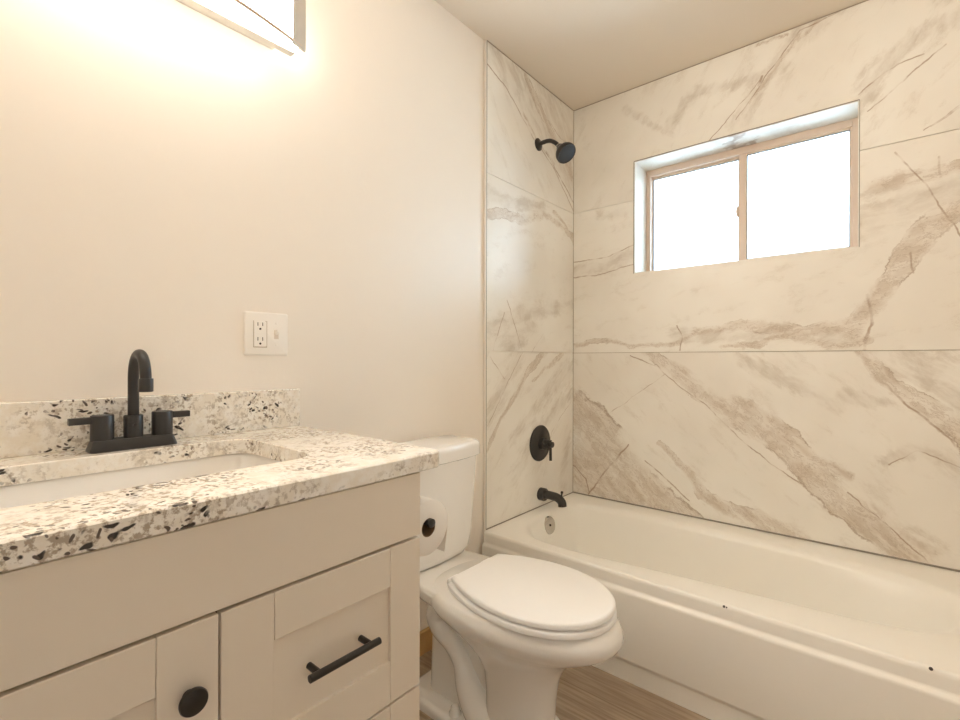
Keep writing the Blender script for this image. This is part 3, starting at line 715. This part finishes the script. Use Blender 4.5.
# sink basin
sk = thing('sink', 'white rectangular undermount sink set in the granite top', 'sink', (0.275, -2.02, 0.70))
m = BM()
def sring(z, d, r): return [(x, y, z) for x, y in rrect(SX0-.004+d, SX1+.004-d, SY0-.004+d, SY1+.004-d, r, 10)]
inn = [sring(.8640, -.004, .058), sring(.858, .000, .056), sring(.80, .008, .056), sring(.745, .020, .058), sring(.722, .036, .060), sring(.712, .056, .062), sring(.709, .09, .06)]
outr = [sring(.8640, -.024, .07), sring(.857, -.024, .07), sring(.852, -.010, .062), sring(.73, .012, .07), sring(.700, .05, .07)]
loft(m, inn, cap0=False); k0 = len(m.verts); loft(m, outr, cap0=False)
m.verts.ensure_lookup_table(); n_ = len(inn[0])
for i in range(n_):
    j = (i+1) % n_; m.faces.new((m.verts[i], m.verts[j], m.verts[k0+j], m.verts[k0+i]))
obj('basin', m, CERAM, sk, angle=60)
m = BM(); lathe(m, (.275, -2.02, .7092), (0, 0, 1), [(0, .024), (.002, .023), (.003, .018), (.0015, .016), (.0015, 0)], 32); obj('drain', m, CHROME, sk)

# faucet
FY = -2.0148; FX = 0.060
fa = thing('faucet', 'matte black two-handle gooseneck faucet behind the sink', 'faucet', (FX, FY, CT))
m = BM()
loft(m, [[(x, y, z) for x, y in rrect(FX-hx, FX+hx, FY-hy, FY+hy, r, 6)] for z, hx, hy, r in ((CT+.0003, .027, .0775, .010), (CT+.004, .0265, .077, .010), (CT+.021, .0215, .0715, .008), (CT+.023, .020, .070, .007))])
obj('base_plate', m, BLACK, fa, angle=50)
m = BM(); lathe(m, (FX, FY, CT+.022), (0, 0, 1), [(0, .0175), (.046, .0175), (.0475, .0165), (.0475, 0)], 40); co_ = obj('spout_collar', m, BLACK, fa)
m = BM(); cyl(m, (FX+.0168, FY-.002, .948), (FX+.0180, FY-.002, .948), .003, 16); obj('set_screw', m, KNOBM, co_)
m = BM()
zc, rc = 1.047, 0.0425
pth = [(FX, FY, .96), (FX, FY, 1.0), (FX, FY, zc)] + [(FX+rc-rc*math.cos(a), FY, zc+rc*1.2*math.sin(a)) for a in [PI*i/22 for i in range(1, 22)]] + [(FX+2*rc, FY, zc), (FX+2*rc+.001, FY, zc-.004)]
tube(m, pth, 0.0102, 26); obj('spout', m, BLACK, fa)
m = BM(); lathe(m, (FX+2*rc+.001, FY, 1.048), (0, 0, -1), [(0, .0125), (.001, .0130), (.026, .0130), (.027, .0115), (.022, .010), (.022, 0)], 36); obj('aerator', m, BLACK, fa)
for s in (-1, 1):
    yc = FY+s*0.0535
    m = BM(); lathe(m, (FX, yc, CT+.022), (0, 0, 1), [(0, .0200), (.050, .0200), (.0515, .0190), (.0515, 0)], 44); hnd = obj('handle', m, BLACK, fa)
    m = BM(); box(m, FX-.007, FX+.007, min(yc, yc+s*.054), max(yc, yc+s*.054), CT+.0575, CT+.0710); obj('lever', m, BLACK, hnd, bevel=0.001)

# ------------------------------------------------------------------ outlet and switch plate
op = thing('switch_plate', 'white two-gang wall plate with outlet and toggle switch', 'wall plate', (-0.01, -1.6935, 1.157))
X0 = -0.0098
def wp(y0, y1, z0, z1, xa_, xb_, name, mat, par, bev=0): return obj(name, bx(xa_, xb_, y0, y1, z0, z1), mat, par, bevel=bev, smooth=bool(bev))
PX = X0+0.0065
m = BM(); loft(m, [[(x, y, z) for y, z in rrect(-1.7545+i, -1.6335-i, 1.098+i, 1.216-i, .004, 4)] for x, i in ((X0, 0), (X0+.003, 0), (X0+.0055, .002), (PX, .005))])
obj('plate', m, PLATE, op, angle=30)
rc_ = wp(-1.7300, -1.6960, 1.122, 1.191, X0+.002, PX+.0014, 'receptacle', PLATE, op, .0008)
m = BM()
for y0, y1, z0, z1 in ((-1.7315, -1.6945, 1.1195, 1.1215), (-1.7317, -1.7305, 1.121, 1.192), (-1.7, -1.6943, 1.121, 1.192)): box(m, PX-.002, PX+.0003, y0, y1, z0, z1)
obj('gap', m, plain('plate_gap', (0.42, 0.34, 0.26), .6), rc_, smooth=False)
for zc_ in (1.177, 1.137):
    m = BM()
    box(m, PX, PX+.0017, -1.7210, -1.7190, zc_+.001, zc_+.0105); box(m, PX, PX+.0017, -1.7080, -1.7060, zc_+.001, zc_+.0105)
    cyl(m, (PX, -1.7135, zc_-.007), (PX+.0017, -1.7135, zc_-.007), .0030, 14)
    obj('socket', m, SLOT, rc_, smooth=False)
tg = wp(-1.6740, -1.6620, 1.144, 1.169, X0+.003, PX+.0006, 'switch', plain('switch_recess_shade', (0.76, 0.68, 0.59), .4), op)  # tan colour paints the small shade around the white toggle
m = BM(); loft(m, [[(PX-.002, -1.6720, 1.1535), (PX-.002, -1.6640, 1.1535), (PX-.002, -1.6640, 1.166), (PX-.002, -1.6720, 1.166)], [(PX+.010, -1.6710, 1.163), (PX+.010, -1.6650, 1.163), (PX+.010, -1.6650, 1.170), (PX+.010, -1.6710, 1.170)]])
obj('toggle', m, PLATE, tg, bevel=.001)
for zz in (1.127, 1.187):
    m = BM(); lathe(m, (PX-.001, -1.6680, zz), (1, 0, 0), [(0, .0032), (.0014, .003), (.002, .0015), (.002, 0)], 14); obj('screw', m, PLATE, op)

# ------------------------------------------------------------------ vanity light
LC, LHALF, LZ0, LZ1 = -2.017, 0.372, 1.930, 2.055
vlt = thing('vanity_light', 'lit bow-front bar light with brushed metal frame on the cream wall', 'wall light', (0.0, LC, 1.99))
def arc(off=0.0, k=0.372, n=32, h=LHALF): return [(0.1415+off-k*(t*h)**2, LC+t*h) for t in [-1+2*i/n for i in range(n+1)]]
obj('back_plate', bx(-0.0098, 0.030, LC-LHALF+.03, LC+LHALF-.03, LZ0+0.018, LZ1-0.018), NICKEL, vlt, bevel=.002)
m = BM(); a_ = arc()
cross = [(0.040, LC+LHALF*1.0-.004)]
pl = [(0.034, LC-LHALF+.004)] + [(x-.002, y) for x, y in arc(h=LHALF-.004)] + [(0.034, LC+LHALF-.004)]
loft(m, [[(x, y, z) for x, y in pl] for z in (LZ0+.002, LZ1-.002)])
bmesh.ops.recalc_face_normals(m, faces=m.faces)
for f in m.faces: f.normal_update(); f.material_index = 0 if f.normal.x > .6 else 1
df = obj('diffuser', m, LAMP, vlt, angle=30); df['label'] = 'glowing white diffuser'; df.data.materials.append(LAMP_SIDE)
m = BM()
for z0, z1 in ((LZ0-.002, LZ0+.010), (LZ1-.010, LZ1+.002)): box(m, 0.030, 0.052, LC-LHALF, LC+LHALF, z0, z1)
obj('rail', m, NICKEL, vlt, bevel=.001)
for s in (-1, 1):
    m = BM(); pts_ = [p for p in arc(.001, n=90, h=LHALF+.010) if s*(p[1]-LC) > LHALF-.036]
    loft(m, [[(x+.004, y, LZ0-.007), (x+.004, y, LZ1+.007), (x-.004, y, LZ1+.007), (x-.004, y, LZ0-.007)] for x, y in pts_])
    obj('end_strip', m, NICKEL, vlt, bevel=.0008)
m = BM()
for z in (LZ0, LZ1):
    pp = [Vector((x, y, z)) for x, y in arc(.001, h=LHALF-.004)]
    tube(m, pp, .0042, 10)
obj('edge_wire', m, VINYL, vlt)

# ------------------------------------------------------------------ toilet paper
RC = Vector((0.53, -1.5915, 0.7195)); RL = 0.100; RR = 0.0600
hd = thing('paper_holder', 'black toilet paper holder on the side of the vanity', 'toilet paper holder', (0.43, VY1, 0.73))
ZB = RC.z + 0.0116
m = BM(); lathe(m, (0.405, VY1+.0003, ZB), (0, 1, 0), [(0, .022), (.006, .022), (.008, .018), (.008, 0)], 30); obj('rosette', m, BLACK, hd)
m = BM(); tube(m, smooth_path([(0.405, VY1+.006, ZB), (0.405, RC.y-.016, ZB), (0.410, RC.y-.003, ZB), (0.425, RC.y, ZB), (0.535, RC.y, ZB)], 6), .0072, 18)
obj('arm', m, BLACK, hd)
m = BM(); lathe(m, (0.533, RC.y, ZB), (1, 0, 0), [(0, .0072), (.001, .0098), (.008, .0098), (.010, .007), (.010, 0)], 20); obj('tip', m, BLACK, hd)
tp = thing('toilet_paper_roll', 'white toilet paper roll hanging beside the vanity', 'toilet paper', tuple(RC - Vector((0, 0, RR))))
n = 56
def ringx(x, r): return [(x, RC.y+r*math.cos(2*PI*i/n), RC.z+r*math.sin(2*PI*i/n)) for i in range(n)]
xq0, xq1 = RC.x-RL, RC.x
m = BM(); loft(m, [ringx(xq0, .0205), ringx(xq0, RR-.001), ringx(xq0+.001, RR), ringx(xq1-.001, RR), ringx(xq1, RR-.001), ringx(xq1, .0205), ringx(xq0, .0205)], False, False)
bmesh.ops.remove_doubles(m, verts=m.verts, dist=1e-6); roll = obj('roll', m, PAPER, tp, angle=50)
m = BM(); loft(m, [ringx(xq0+.0005, .0203), ringx(xq1-.0005, .0203), ringx(xq1-.0005, .0190), ringx(xq0+.0005, .0190), ringx(xq0+.0005, .0203)], False, False)
bmesh.ops.remove_doubles(m, verts=m.verts, dist=1e-6); obj('core', m, CARD, tp)
# loose sheet hanging from the far side
m = BM(); sh = [(RC.y+RR*math.cos(a)+.0006, RC.z+RR*math.sin(a)) for a in (0.9, 0.5, 0.2, 0.0)] + [(RC.y+RR-.002, RC.z-.025), (RC.y+RR-.006, RC.z-.048), (RC.y+RR-.010, RC.z-.068)]
loft(m, [[(x, y, z) for y, z in sh] + [(x, y+.0006, z) for y, z in reversed(sh)] for x in (xq0+.001, xq1-.001)])
obj('loose_sheet', m, PAPER, tp, angle=60)
